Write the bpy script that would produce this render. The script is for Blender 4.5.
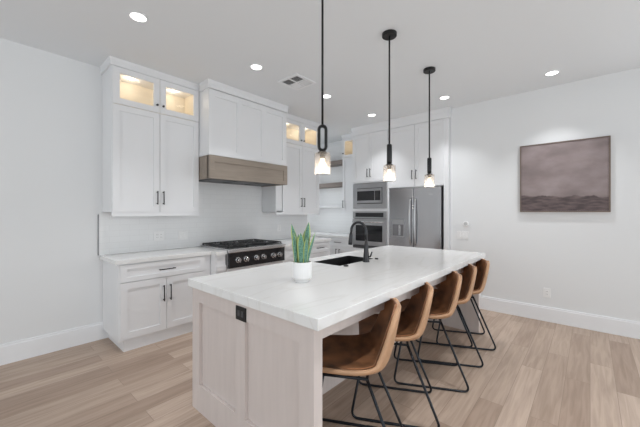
import bpy, bmesh, math, random
from mathutils import Vector, Matrix
random.seed(4)
PI = math.pi
for o in list(bpy.data.objects): bpy.data.objects.remove(o, do_unlink=True)
S = bpy.context.scene
C = S.collection

# ------------------------------------------------------------------ camera
cd = bpy.data.cameras.new('camera'); cam = bpy.data.objects.new('camera', cd); C.objects.link(cam)
cd.sensor_width = 36.0; cd.sensor_fit = 'HORIZONTAL'
cd.lens = 305.12 * 36 / 640
cd.shift_y = -1.83 / 640
cd.clip_start = 0.02
cam.location = (0, 0, 1.39)
cam.rotation_euler = (PI/2, 0, 0.7246 - PI/2)
S.camera = cam

# ------------------------------------------------------------------ world, daylight, exposure
w = bpy.data.worlds.new('world'); S.world = w; w.use_nodes = True
w.node_tree.nodes['Background'].inputs[0].default_value = (0.95, 0.98, 1.0, 1)
w.node_tree.nodes['Background'].inputs[1].default_value = 0.6
S.view_settings.view_transform = 'Standard'; S.view_settings.look = 'None'
S.view_settings.gamma = 1.0; S.view_settings.use_curve_mapping = False
S.view_settings.exposure = -0.22
S.cycles.diffuse_bounces = 10; S.cycles.max_bounces = 16

def area(name, loc, direction, sx, sy, power, col=(0.90, 0.965, 1.0)):
    l = bpy.data.lights.new(name, 'AREA'); l.shape = 'RECTANGLE'; l.size = sx; l.size_y = sy
    l.energy = power; l.color = col
    o = bpy.data.objects.new(name, l); C.objects.link(o); o.location = loc
    o.rotation_euler = Vector(direction).to_track_quat('-Z', 'Y').to_euler()
    return o
# area lamps standing in for daylight, at glazed openings added out of view
area('added_daylight_a', (-3.35, 1.2, 1.45), (1, 0, 0.10), 4.6, 2.5, 78)
area('added_daylight_b', (1.0, -3.35, 1.45), (0, 1, 0.10), 5.6, 2.5, 105)
area('added_daylight_right', (4.79, -1.7, 1.3), (-1, 0.45, -0.12), 1.8, 2.1, 28)  # added out of frame to brighten the floor around the stools
area('added_daylight_nook', (3.85, 5.28, 1.75), (0.4, -1, 0), 1.2, 1.4, 16)  # added to lift the dark nook, hidden by the range wall

# ------------------------------------------------------------------ materials
def lin(c):
    return tuple(((v/255)/12.92 if v/255 <= 0.04045 else ((v/255+0.055)/1.055)**2.4) for v in c)
def mat(name, col, rough=0.5, metal=0.0, noise=0.0, scale=8.0, stretch=(1, 1, 1), spec=None, bump=0.0, emit=None, estr=0, coat=0):
    m = bpy.data.materials.new(name); m.use_nodes = True; nt = m.node_tree
    b = nt.nodes['Principled BSDF']
    b.inputs['Roughness'].default_value = rough; b.inputs['Metallic'].default_value = metal
    if spec is not None: b.inputs['Specular IOR Level'].default_value = spec
    if coat: b.inputs['Coat Weight'].default_value = coat
    b.inputs['Base Color'].default_value = (*col, 1)
    if noise or bump:
        tc = nt.nodes.new('ShaderNodeTexCoord'); mp = nt.nodes.new('ShaderNodeMapping'); mp.inputs['Scale'].default_value = stretch
        nz = nt.nodes.new('ShaderNodeTexNoise'); nz.inputs['Scale'].default_value = scale; nz.inputs['Detail'].default_value = 5
        nt.links.new(tc.outputs['Object'], mp.inputs[0]); nt.links.new(mp.outputs[0], nz.inputs['Vector'])
        if noise:
            r = nt.nodes.new('ShaderNodeValToRGB')
            r.color_ramp.elements[0].position = 0.3; r.color_ramp.elements[1].position = 0.7
            r.color_ramp.elements[0].color = (*[c*(1-noise) for c in col], 1)
            r.color_ramp.elements[1].color = (*[min(1, c*(1+noise)) for c in col], 1)
            nt.links.new(nz.outputs[0], r.inputs[0]); nt.links.new(r.outputs[0], b.inputs['Base Color'])
        if bump:
            bp = nt.nodes.new('ShaderNodeBump'); bp.inputs['Strength'].default_value = bump; bp.inputs['Distance'].default_value = 0.003
            nt.links.new(nz.outputs[0], bp.inputs['Height']); nt.links.new(bp.outputs[0], b.inputs['Normal'])
    if emit:
        b.inputs['Emission Color'].default_value = (*emit, 1); b.inputs['Emission Strength'].default_value = estr
    return m

M = {}
M['wall'] = mat('wall_paint', (0.735, 0.745, 0.755), 0.8, bump=0.05, scale=120)
M['ceiling'] = mat('ceiling_paint', (0.755, 0.775, 0.795), 0.9, bump=0.05, scale=90)
M['trim'] = mat('trim_paint', (0.80, 0.81, 0.83), 0.45, noise=0.01)
M['cabinet'] = mat('cabinet_white_lacquer', (0.74, 0.745, 0.76), 0.4, noise=0.01, scale=3)
M['inside'] = mat('cabinet_interior_maple', (0.74, 0.67, 0.55), 0.6, noise=0.04, scale=4, stretch=(1, 1, 6))
M['black'] = mat('black_metal', (0.012, 0.012, 0.013), 0.38, 0.3, noise=0.1)
M['sled'] = mat('dark_powder_coat', (0.014, 0.017, 0.022), 0.35, 0.5, noise=0.1)
M['faucet'] = mat('dark_gunmetal', (0.045, 0.045, 0.048), 0.3, 0.8, noise=0.1)
M['steel'] = mat('brushed_steel', (0.44, 0.44, 0.45), 0.33, 1.0, noise=0.10, scale=3, stretch=(1, 60, 1), bump=0.02)
M['steel_v'] = mat('fridge_brushed_steel', (0.50, 0.50, 0.515), 0.22, 1.0, noise=0.04, scale=2.5, stretch=(1, 1, 0.1))
M['steel_light'] = mat('polished_steel', (0.62, 0.62, 0.63), 0.25, 1.0, noise=0.03)
M['blackglass'] = mat('black_glass', (0.012, 0.012, 0.014), 0.08, noise=0.05)
M['darkgrey'] = mat('dark_grey_plastic', (0.05, 0.05, 0.055), 0.4, noise=0.05)
M['sink'] = mat('black_sink_composite', (0.008, 0.008, 0.009), 0.5, noise=0.2, scale=200)
M['island'] = mat('pale_taupe_oak', (0.60, 0.535, 0.51), 0.55, noise=0.03, scale=4, stretch=(8, 8, 0.7), bump=0.05)
M['hoodwood'] = mat('brown_oak_hood', (0.27, 0.225, 0.185), 0.55, noise=0.1, scale=5, stretch=(0.8, 6, 9), bump=0.05)
M['shelfwood'] = mat('grey_brown_shelf_oak', (0.20, 0.165, 0.145), 0.55, noise=0.12, scale=5, stretch=(6, 0.8, 9))
M['leather_in'] = mat('dark_brown_suede_leather', (0.20, 0.088, 0.038), 0.45, noise=0.7, scale=7, bump=0.25)
M['leather_out'] = mat('tan_leather', (0.46, 0.27, 0.155), 0.5, noise=0.12, scale=9, bump=0.1)
M['plate'] = mat('white_plastic_plate', (0.80, 0.80, 0.80), 0.35, noise=0.01)
M['pot'] = mat('white_ceramic', (0.78, 0.775, 0.77), 0.45, noise=0.015, scale=30)
M['soil'] = mat('potting_soil', (0.03, 0.02, 0.015), 0.95, noise=0.5, scale=90, bump=0.6)
M['slot'] = mat('dark_slot', (0.02, 0.02, 0.02), 0.6, noise=0.05)
M['vent_dark'] = mat('duct_shadow_grey', (0.10, 0.10, 0.10), 0.7, noise=0.1)
M['lens'] = mat('downlight_lens', (0.9, 0.9, 0.9), 0.5, emit=(1, 0.985, 0.96), estr=6, noise=0.01)
M['bulb'] = mat('warm_bulb', (1, 0.8, 0.55), 0.4, emit=(1.0, 0.82, 0.60), estr=4, noise=0.01)
M['puck'] = mat('puck_light', (1, 0.95, 0.85), 0.4, emit=(1.0, 0.88, 0.7), estr=3, noise=0.01)
M['grey_metal'] = mat('grey_edge_trim', (0.22, 0.22, 0.23), 0.4, 0.8, noise=0.05)

for k in ('steel_v',):
    nt = M[k].node_tree; b = nt.nodes['Principled BSDF']; tg = nt.nodes.new('ShaderNodeTangent'); tg.direction_type = 'RADIAL'; tg.axis = 'Z'
    b.inputs['Anisotropic'].default_value = 0.75; b.inputs['Anisotropic Rotation'].default_value = 0.25; nt.links.new(tg.outputs[0], b.inputs['Tangent'])

def floor_mat():
    m = bpy.data.materials.new('oak_plank_floor'); m.use_nodes = True; nt = m.node_tree; N = nt.nodes; L = nt.links
    b = N['Principled BSDF']
    tc = N.new('ShaderNodeTexCoord')
    br = N.new('ShaderNodeTexBrick'); br.offset = 0.37; br.offset_frequency = 2; br.squash = 1
    br.inputs['Scale'].default_value = 1; br.inputs['Brick Width'].default_value = 1.25; br.inputs['Row Height'].default_value = 0.155
    br.inputs['Mortar Size'].default_value = 0.0016; br.inputs['Mortar Smooth'].default_value = 0.3
    br.inputs['Color1'].default_value = (0, 0, 0, 1); br.inputs['Color2'].default_value = (1, 1, 1, 1); br.inputs['Mortar'].default_value = (0.5, 0.5, 0.5, 1)
    L.new(tc.outputs['Object'], br.inputs['Vector'])
    rp = N.new('ShaderNodeValToRGB'); e = rp.color_ramp.elements
    e[0].position = 0.0; e[0].color = (0.325, 0.238, 0.184, 1)
    e[1].position = 1.0; e[1].color = (0.47, 0.365, 0.295, 1)
    k = e.new(0.5); k.color = (0.405, 0.31, 0.245, 1)
    L.new(br.outputs['Color'], rp.inputs[0])
    mp = N.new('ShaderNodeMapping'); mp.inputs['Scale'].default_value = (1.1, 16, 1)
    nz = N.new('ShaderNodeTexNoise'); nz.inputs['Scale'].default_value = 2.2; nz.inputs['Detail'].default_value = 8; nz.inputs['Distortion'].default_value = 0.6
    # shift the grain from plank to plank
    ad = N.new('ShaderNodeVectorMath'); ad.operation = 'MULTIPLY_ADD'; ad.inputs[1].default_value = (7, 7, 7)
    L.new(br.outputs['Color'], ad.inputs[0]); L.new(tc.outputs['Object'], ad.inputs[2]); L.new(ad.outputs[0], mp.inputs[0])
    L.new(mp.outputs[0], nz.inputs['Vector'])
    gr = N.new('ShaderNodeValToRGB'); gr.color_ramp.elements[0].position = 0.32; gr.color_ramp.elements[1].position = 0.62
    gr.color_ramp.elements[0].color = (0.80, 0.78, 0.76, 1); gr.color_ramp.elements[1].color = (1.04, 1.04, 1.04, 1)
    L.new(nz.outputs[0], gr.inputs[0])
    mx = N.new('ShaderNodeMix'); mx.data_type = 'RGBA'; mx.blend_type = 'MULTIPLY'; mx.inputs[0].default_value = 1
    L.new(rp.outputs[0], mx.inputs[6]); L.new(gr.outputs[0], mx.inputs[7])
    m2 = N.new('ShaderNodeMix'); m2.data_type = 'RGBA'; m2.inputs[7].default_value = (0.17, 0.12, 0.09, 1)
    sc = N.new('ShaderNodeMath'); sc.operation = 'MULTIPLY'; sc.inputs[1].default_value = 0.75
    L.new(br.outputs['Fac'], sc.inputs[0]); L.new(sc.outputs[0], m2.inputs[0]); L.new(mx.outputs[2], m2.inputs[6])
    L.new(m2.outputs[2], b.inputs['Base Color'])
    b.inputs['Roughness'].default_value = 0.42; b.inputs['Specular IOR Level'].default_value = 0.35
    return m
M['floor'] = floor_mat()

def quartz_mat(name, base, vein):
    m = bpy.data.materials.new(name); m.use_nodes = True; nt = m.node_tree; N = nt.nodes; L = nt.links
    b = N['Principled BSDF']; tc = N.new('ShaderNodeTexCoord')
    mp = N.new('ShaderNodeMapping'); mp.inputs['Rotation'].default_value = (0, 0, 0.12); mp.inputs['Scale'].default_value = (0.45, 1.9, 1)
    nz = N.new('ShaderNodeTexNoise'); nz.inputs['Scale'].default_value = 2.0; nz.inputs['Detail'].default_value = 6; nz.inputs['Distortion'].default_value = 0.8
    L.new(tc.outputs['Object'], mp.inputs[0]); L.new(mp.outputs[0], nz.inputs['Vector'])
    a = N.new('ShaderNodeMath'); a.operation = 'SUBTRACT'; a.inputs[1].default_value = 0.5; L.new(nz.outputs[0], a.inputs[0])
    c = N.new('ShaderNodeMath'); c.operation = 'ABSOLUTE'; L.new(a.outputs[0], c.inputs[0])
    r = N.new('ShaderNodeValToRGB'); e = r.color_ramp.elements
    e[0].position = 0.0; e[0].color = (*vein, 1); e[1].position = 0.035; e[1].color = (*base, 1)
    L.new(c.outputs[0], r.inputs[0]); L.new(r.outputs[0], b.inputs['Base Color'])
    b.inputs['Roughness'].default_value = 0.18
    return m
M['quartz'] = quartz_mat('white_veined_quartz', (0.75, 0.75, 0.748), (0.70, 0.695, 0.685))

def tile_mat(name, horiz):
    m = bpy.data.materials.new(name); m.use_nodes = True; nt = m.node_tree; N = nt.nodes; L = nt.links
    b = N['Principled BSDF']; tc = N.new('ShaderNodeTexCoord'); sp = N.new('ShaderNodeSeparateXYZ'); cb = N.new('ShaderNodeCombineXYZ')
    L.new(tc.outputs['Object'], sp.inputs[0]); L.new(sp.outputs[horiz], cb.inputs[0]); L.new(sp.outputs[2], cb.inputs[1])
    br = N.new('ShaderNodeTexBrick'); br.inputs['Scale'].default_value = 1; br.inputs['Brick Width'].default_value = 0.20; br.inputs['Row Height'].default_value = 0.0655
    br.inputs['Mortar Size'].default_value = 0.0016
    br.inputs['Color1'].default_value = (0.765, 0.77, 0.775, 1); br.inputs['Color2'].default_value = (0.78, 0.785, 0.79, 1); br.inputs['Mortar'].default_value = (0.71, 0.71, 0.715, 1)
    L.new(cb.outputs[0], br.inputs['Vector']); L.new(br.outputs['Color'], b.inputs['Base Color'])
    b.inputs['Roughness'].default_value = 0.22
    return m
M['tile_x'] = tile_mat('white_subway_tile', 0)
M['tile_y'] = tile_mat('white_subway_tile_far', 1)

def glass_mat(name, tint, rough, mixf):
    m = bpy.data.materials.new(name); m.use_nodes = True; nt = m.node_tree; N = nt.nodes; L = nt.links
    N.remove(N['Principled BSDF']); out = N['Material Output']
    t = N.new('ShaderNodeBsdfTransparent'); t.inputs[0].default_value = (*tint, 1)
    g = N.new('ShaderNodeBsdfGlossy'); g.inputs['Roughness'].default_value = rough
    mx = N.new('ShaderNodeMixShader'); fr = N.new('ShaderNodeFresnel'); fr.inputs[0].default_value = 1.45
    if mixf:
        tc = N.new('ShaderNodeTexCoord'); nz = N.new('ShaderNodeTexNoise'); nz.inputs['Scale'].default_value = 60; nz.inputs['Detail'].default_value = 3
        L.new(tc.outputs['Object'], nz.inputs['Vector'])
        bp = N.new('ShaderNodeBump'); bp.inputs['Strength'].default_value = 0.6; bp.inputs['Distance'].default_value = 0.004
        L.new(nz.outputs[0], bp.inputs['Height']); L.new(bp.outputs[0], g.inputs['Normal']); L.new(bp.outputs[0], fr.inputs['Normal'])
        tl = N.new('ShaderNodeBsdfTranslucent'); tl.inputs[0].default_value = (0.95, 0.91, 0.88, 1)
        m0 = N.new('ShaderNodeMixShader'); m0.inputs[0].default_value = mixf
        L.new(t.outputs[0], m0.inputs[1]); L.new(tl.outputs[0], m0.inputs[2]); src = m0.outputs[0]
    else: src = t.outputs[0]
    ge = N.new('ShaderNodeNewGeometry'); iv = N.new('ShaderNodeMath'); iv.operation = 'SUBTRACT'; iv.inputs[0].default_value = 1; L.new(ge.outputs['Backfacing'], iv.inputs[1])
    mu = N.new('ShaderNodeMath'); mu.operation = 'MULTIPLY'; L.new(fr.outputs[0], mu.inputs[0]); L.new(iv.outputs[0], mu.inputs[1])
    L.new(mu.outputs[0], mx.inputs[0]); L.new(src, mx.inputs[1]); L.new(g.outputs[0], mx.inputs[2]); L.new(mx.outputs[0], out.inputs[0])
    return m
M['pane'] = glass_mat('clear_cabinet_glass', (0.97, 0.97, 0.97), 0.03, 0)
M['shade'] = glass_mat('seeded_pendant_glass', (0.93, 0.92, 0.91), 0.12, 0.13)

def leaf_mat():
    m = bpy.data.materials.new('snake_plant_leaf'); m.use_nodes = True; nt = m.node_tree; N = nt.nodes; L = nt.links
    b = N['Principled BSDF']; uv = N.new('ShaderNodeUVMap'); sp = N.new('ShaderNodeSeparateXYZ'); L.new(uv.outputs[0], sp.inputs[0])
    wv = N.new('ShaderNodeTexNoise'); wv.inputs['Scale'].default_value = 1; wv.inputs['Detail'].default_value = 3
    mp = N.new('ShaderNodeMapping'); mp.inputs['Scale'].default_value = (3, 22, 1); L.new(uv.outputs[0], mp.inputs[0]); L.new(mp.outputs[0], wv.inputs['Vector'])
    r = N.new('ShaderNodeValToRGB'); e = r.color_ramp.elements; e[0].position = 0.35; e[0].color = (0.035, 0.12, 0.085, 1); e[1].position = 0.65; e[1].color = (0.16, 0.34, 0.24, 1)
    L.new(wv.outputs[0], r.inputs[0])
    a = N.new('ShaderNodeMath'); a.operation = 'SUBTRACT'; a.inputs[1].default_value = 0.5; L.new(sp.outputs[0], a.inputs[0])
    c = N.new('ShaderNodeMath'); c.operation = 'ABSOLUTE'; L.new(a.outputs[0], c.inputs[0])
    g = N.new('ShaderNodeMath'); g.operation = 'GREATER_THAN'; g.inputs[1].default_value = 0.36; L.new(c.outputs[0], g.inputs[0])
    mx = N.new('ShaderNodeMix'); mx.data_type = 'RGBA'; mx.inputs[7].default_value = (0.42, 0.50, 0.16, 1)
    L.new(g.outputs[0], mx.inputs[0]); L.new(r.outputs[0], mx.inputs[6]); L.new(mx.outputs[2], b.inputs['Base Color'])
    b.inputs['Roughness'].default_value = 0.4
    return m
M['leaf'] = leaf_mat()

def art_mat():
    m = bpy.data.materials.new('moorland_painting'); m.use_nodes = True; nt = m.node_tree; N = nt.nodes; L = nt.links
    b = N['Principled BSDF']; tc = N.new('ShaderNodeTexCoord'); sp = N.new('ShaderNodeSeparateXYZ'); L.new(tc.outputs['Object'], sp.inputs[0])
    def noise(scale, st, det=6):
        mp = N.new('ShaderNodeMapping'); mp.inputs['Scale'].default_value = st; L.new(tc.outputs['Object'], mp.inputs[0])
        n = N.new('ShaderNodeTexNoise'); n.inputs['Scale'].default_value = scale; n.inputs['Detail'].default_value = det; L.new(mp.outputs[0], n.inputs['Vector']); return n
    cl = noise(2.6, (1, 1, 1.8)); sky = N.new('ShaderNodeValToRGB'); e = sky.color_ramp.elements
    e[0].position = 0.3; e[0].color = (0.165, 0.127, 0.127, 1); e[1].position = 0.72; e[1].color = (0.33, 0.272, 0.27, 1); L.new(cl.outputs[0], sky.inputs[0])
    gd = noise(9, (1, 1, 4)); gr = N.new('ShaderNodeValToRGB'); e = gr.color_ramp.elements
    e[0].position = 0.35; e[0].color = (0.062, 0.044, 0.047, 1); e[1].position = 0.7; e[1].color = (0.16, 0.118, 0.116, 1); L.new(gd.outputs[0], gr.inputs[0])
    hz = noise(4, (1, 1, 0.01), 4); ma = N.new('ShaderNodeMath'); ma.operation = 'MULTIPLY_ADD'; ma.inputs[1].default_value = 0.16; L.new(hz.outputs[0], ma.inputs[0]); L.new(sp.outputs[2], ma.inputs[2])
    mr = N.new('ShaderNodeMapRange'); mr.inputs[1].default_value = -0.165; mr.inputs[2].default_value = -0.15; L.new(ma.outputs[0], mr.inputs[0])
    mx = N.new('ShaderNodeMix'); mx.data_type = 'RGBA'; L.new(mr.outputs[0], mx.inputs[0]); L.new(gr.outputs[0], mx.inputs[6]); L.new(sky.outputs[0], mx.inputs[7])
    L.new(mx.outputs[2], b.inputs['Base Color']); b.inputs['Roughness'].default_value = 0.6
    return m
M['art'] = art_mat()

# ------------------------------------------------------------------ mesh helpers
def bx(bm, x0, x1, y0, y1, z0, z1):
    v = [bm.verts.new((x, y, z)) for x in (x0, x1) for y in (y0, y1) for z in (z0, z1)]
    for f in ((0, 1, 3, 2), (4, 6, 7, 5), (0, 4, 5, 1), (2, 3, 7, 6), (0, 2, 6, 4), (1, 5, 7, 3)):
        bm.faces.new([v[i] for i in f])
def tube(bm, pts, r, n=10, closed=False, flat=None):
    """sweep a circle (or an ellipse, flat=(ra, rb)) along pts; r may be a list"""
    pts = [Vector(p) for p in pts]; k = len(pts); rings = []
    rad = r if isinstance(r, (list, tuple)) else [r]*k
    up = None
    for i, p in enumerate(pts):
        if closed: d = pts[(i+1) % k] - pts[i-1]
        else: d = pts[min(i+1, k-1)] - pts[max(i-1, 0)]
        d.normalize()
        if up is None:
            up = Vector((0, 0, 1)) if abs(d.z) < 0.9 else Vector((1, 0, 0))
        s = d.cross(up); s.normalize(); up = s.cross(d); up.normalize()
        fa, fb = flat if flat else (1, 1)
        rings.append([bm.verts.new(p + (s*math.cos(2*PI*j/n)*fa + up*math.sin(2*PI*j/n)*fb)*rad[i]) for j in range(n)])
    for i in range(k if closed else k-1):
        a, b = rings[i], rings[(i+1) % k]
        for j in range(n): bm.faces.new((a[j], a[(j+1) % n], b[(j+1) % n], b[j]))
    if not closed:
        bm.faces.new(list(reversed(rings[0]))); bm.faces.new(rings[-1])
def lathe(bm, prof, n=28, c=(0, 0)):
    rings = []
    for r, z in prof:
        rings.append([bm.verts.new((c[0]+r*math.cos(2*PI*j/n), c[1]+r*math.sin(2*PI*j/n), z)) for j in range(n)] if r > 1e-6 else [bm.verts.new((c[0], c[1], z))])
    for a, b in zip(rings, rings[1:]):
        for j in range(n):
            k = (j+1) % n
            if len(a) == 1: bm.faces.new((a[0], b[k], b[j]))
            elif len(b) == 1: bm.faces.new((a[j], a[k], b[0]))
            else: bm.faces.new((a[j], a[k], b[k], b[j]))
def fillet(pts, rad, n=5):
    pts = [Vector(p) for p in pts]; out = [pts[0]]
    for a, b, c in zip(pts, pts[1:], pts[2:]):
        u = (a-b); v = (c-b); r = min(rad, u.length*0.45, v.length*0.45); p = b+u.normalized()*r; q = b+v.normalized()*r
        for i in range(n+1):
            t = i/n; out.append(p*(1-t)**2 + b*2*t*(1-t) + q*t*t)
    out.append(pts[-1]); return out
def mesh(name, bm, m, parent=None, smooth=False, bevel=0.0, loc=None):
    bmesh.ops.recalc_face_normals(bm, faces=bm.faces[:])
    me = bpy.data.meshes.new(name); bm.to_mesh(me); bm.free()
    for x in (m if isinstance(m, (list, tuple)) else [m]): me.materials.append(x)
    if smooth:
        for p in me.polygons: p.use_smooth = True
    o = bpy.data.objects.new(name, me); C.objects.link(o)
    if parent: o.parent = parent
    if loc: o.location = loc
    if bevel:
        b = o.modifiers.new('bevel', 'BEVEL'); b.width = bevel; b.segments = 2; b.limit_method = 'ANGLE'
    return o
def box(name, m, parent, *dims, bevel=0.0):
    bm = bmesh.new(); bx(bm, *dims); return mesh(name, bm, m, parent, bevel=bevel)
def tag(o, label, cat, group=None):
    o['label'] = label; o['category'] = cat
    if group: o['group'] = group
    return o
def thing(name, label, cat, loc=(0, 0, 0), rz=0, group=None):
    o = bpy.data.objects.new(name, None); C.objects.link(o); o.empty_display_size = 0.1
    o.location = loc; o.rotation_euler = (0, 0, rz); return tag(o, label, cat, group)
def struct(name, m, *dims):
    bm = bmesh.new()
    for d in (dims if isinstance(dims[0], (tuple, list)) else [dims]): bx(bm, *d)
    o = mesh(name, bm, m); o['kind'] = 'structure'; return o
def dup(root, loc=None, label=None, rz=None):
    r = root.copy(); C.objects.link(r)
    if loc: r.location = loc
    if label: r['label'] = label
    if rz is not None: r.rotation_euler = (0, 0, rz)
    for ch in list(root.children):
        c = ch.copy(); C.objects.link(c); c.parent = r
        for g in list(ch.children):
            d = g.copy(); C.objects.link(d); d.parent = c
    return r

# cabinet fronts: local frame has x along the width, the front facing -y
def shaker(name, parent, x0, x1, z0, z1, y=0.0, m=None, stile=0.065, t=0.019, dep=0.011, panels=1, rails=None):
    """door / drawer front / panel; front face lies at y - t"""
    m = m or M['cabinet']; bm = bmesh.new(); yf = y-t
    rl = rails or stile
    W = x1-x0; n = panels; pw = (W-stile*(n+1))/n
    xs = [x0]
    for i in range(n): xs += [x0+stile*(i+1)+pw*i, x0+(stile+pw)*(i+1)]
    xs.append(x1)
    rb = rails[0] if isinstance(rails, tuple) else rl; rt = rails[1] if isinstance(rails, tuple) else rl
    bx(bm, x0, x1, yf+dep, y, z0, z1)
    for i in range(0, len(xs), 2): bx(bm, xs[i], xs[i+1], yf, yf+dep, z0, z1)
    for i in range(1, len(xs)-1, 2):
        bx(bm, xs[i], xs[i+1], yf, yf+dep, z0, z0+rb); bx(bm, xs[i], xs[i+1], yf, yf+dep, z1-rt, z1)
    return mesh(name, bm, m, parent)
def pull(parent, x, z, y, length=0.15, vertical=True, name='handle', r=0.006):
    bm = bmesh.new(); h = length/2
    if vertical:
        tube(bm, [(x, y-0.03, z-h), (x, y-0.03, z+h)], r, 8)
        for s in (-1, 1): tube(bm, [(x, y, z+s*h*0.85), (x, y-0.03, z+s*h*0.85)], r*0.9, 8)
    else:
        tube(bm, [(x-h, y-0.03, z), (x+h, y-0.03, z)], r, 8)
        for s in (-1, 1): tube(bm, [(x+s*h*0.85, y, z), (x+s*h*0.85, y-0.03, z)], r*0.9, 8)
    return mesh(name, bm, M['black'], parent, smooth=True)
def knob(parent, x, z, y, m=None, r=0.012):
    bm = bmesh.new()
    tube(bm, [(x, y, z), (x, y-0.012, z), (x, y-0.013, z), (x, y-0.026, z)], [r*0.5, r*0.5, r, r*0.9], 12)
    return mesh('knob', bm, m or M['black'], parent, smooth=False)
def glass_door(parent, x0, x1, z0, z1, kx, kz, stile=0.062, t=0.019):
    bm = bmesh.new(); y0, y1 = -t, 0
    bx(bm, x0, x0+stile, y0, y1, z0, z1); bx(bm, x1-stile, x1, y0, y1, z0, z1)
    bx(bm, x0+stile, x1-stile, y0, y1, z0, z0+stile); bx(bm, x0+stile, x1-stile, y0, y1, z1-stile, z1)
    d = mesh('glass_door', bm, M['cabinet'], parent)
    box('pane', M['pane'], d, x0+stile-0.004, x1-stile+0.004, -0.011, -0.007, z0+stile-0.004, z1-stile+0.004)
    knob(d, kx, kz, -t)
    return d
def crown(parent, W, z0, z1, y=0.0, left=None, right=None, proj=0.024):
    """crown moulding running along x at the front, with returns to depth left / right"""
    bm = bmesh.new()
    h = z1-z0; prof = [(0.001, z0), (-0.016, z0), (-0.016, z0+h*0.6), (-0.019, z0+h*0.66), (-proj, z1-0.006), (-proj, z1), (0.001, z1)]
    def cut(p, q, dx):  # extrude profile between two mitred stations
        a = [bm.verts.new((p[0]+dx[0]*(-o if p[2] else 0), p[1]+o, z)) for o, z in prof]
        b = [bm.verts.new((q[0]+dx[1]*(-o if q[2] else 0), q[1]+o, z)) for o, z in prof]
        for i in range(len(prof)): 
            j = (i+1) % len(prof); bm.faces.new((a[i], a[j], b[j], b[i]))
        bm.faces.new(a); bm.faces.new(list(reversed(b)))
    cut((0, y, left is not None), (W, y, right is not None), (-1, 1))
    for side, dpt in ((-1, left), (1, right)):
        if dpt is None: continue
        x = 0 if side < 0 else W
        a = [bm.verts.new((x-side*o, y+o, z)) for o, z in prof]; b = [bm.verts.new((x-side*o, y+dpt, z)) for o, z in prof]
        for i in range(len(prof)):
            j = (i+1) % len(prof); bm.faces.new((a[i], a[j], b[j], b[i]))
        bm.faces.new(a); bm.faces.new(list(reversed(b)))
    return mesh('crown_molding', bm, M['cabinet'], parent)

# ------------------------------------------------------------------ room shell
CZ = 2.965
struct('floor', M['floor'], -3.5, 5.5, -3.5, 5.5, -0.05, 0)
struct('ceiling', M['ceiling'], -3.5, 5.5, -3.5, 5.5, CZ, CZ+0.05)
struct('wall_left', M['wall'], -3.5, 4.15, 4.0, 4.13, 0, CZ)            # the wall the range stands on
struct('wall_right', M['wall'], (4.81, 5.5, -0.7, 1.598, 0, CZ), (4.81, 4.93, -3.5, -2.7, 0, CZ), (4.81, 4.93, -2.7, -0.7, 2.45, CZ))           # the wall with the picture
struct('wall_far', M['wall'], 5.37, 5.5, 1.598, 5.5, 0, CZ)              # behind fridge and pantry nook
struct('wall_nook', M['wall'], (3.0, 3.2, 5.3, 5.42, 0, CZ), (4.5, 5.37, 5.3, 5.42, 0, CZ), (3.2, 4.5, 5.3, 5.42, 0, 1.0), (3.2, 4.5, 5.3, 5.42, 2.5, CZ))
struct('added_window_3', M['trim'], (3.2, 3.26, 5.34, 5.39, 1.0, 2.5), (4.44, 4.5, 5.34, 5.39, 1.0, 2.5), (3.26, 4.44, 5.34, 5.39, 1.0, 1.06), (3.26, 4.44, 5.34, 5.39, 2.44, 2.5), (3.82, 3.88, 5.34, 5.39, 1.06, 2.44))  # unseen window, added so the nook gets fill light
def glazed_wall(name, wname, axis, lo, hi, pos, a, b, n):
    """wall with one wide glazed opening from a to b, and its window frame"""
    z0, z1 = 0.12, 2.75; T = (pos-0.1, pos)
    segs = [(lo, a, 0, CZ), (b, hi, 0, CZ), (a, b, 0, z0), (a, b, z1, CZ)]
    fr = [(a, b, z0, z0+0.06), (a, b, z1-0.06, z1)] + [(a+(b-a-0.06)*i/n, a+(b-a-0.06)*i/n+0.06, z0, z1) for i in range(n+1)]
    g = lambda s, T: (T[0], T[1], s[0], s[1], s[2], s[3]) if axis == 'x' else (s[0], s[1], T[0], T[1], s[2], s[3])
    struct(name, M['wall'], *[g(s, T) for s in segs])
    struct(wname, M['trim'], *[g(s, (pos-0.08, pos-0.03)) for s in fr])
glazed_wall('wall_back', 'added_window_1', 'x', -3.5, 4.0, -3.42, -1.2, 3.6, 4)  # unseen end of the room; its window is added for light
glazed_wall('wall_front', 'added_window_2', 'y', -3.42, 4.81, -3.42, -1.8, 3.8, 5)  # also out of view, with a window added as a light source
def baseboard(name, dims, top):
    bm = bmesh.new(); bx(bm, *dims); bx(bm, *top); o = mesh(name, bm, M['trim']); o['kind'] = 'structure'
baseboard('baseboard_left', (-3.5, 0.972, 3.984, 4.0, 0, 0.165), (-3.5, 0.972, 3.99, 4.0, 0.165, 0.185))
struct('added_door_1', M['trim'], *[(4.84, 4.89, a, b, c, d) for a, b, c, d in ((-2.7, -2.62, 0, 2.45), (-0.78, -0.7, 0, 2.45), (-1.74, -1.66, 0.1, 2.37), (-2.62, -0.78, 0, 0.1), (-2.62, -0.78, 2.37, 2.45))])  # glazed door frame added out of view for the side light
baseboard('baseboard_right', (4.794, 4.81, -0.7, 1.598, 0, 0.165), (4.80, 4.81, -0.7, 1.598, 0.165, 0.185))

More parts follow.
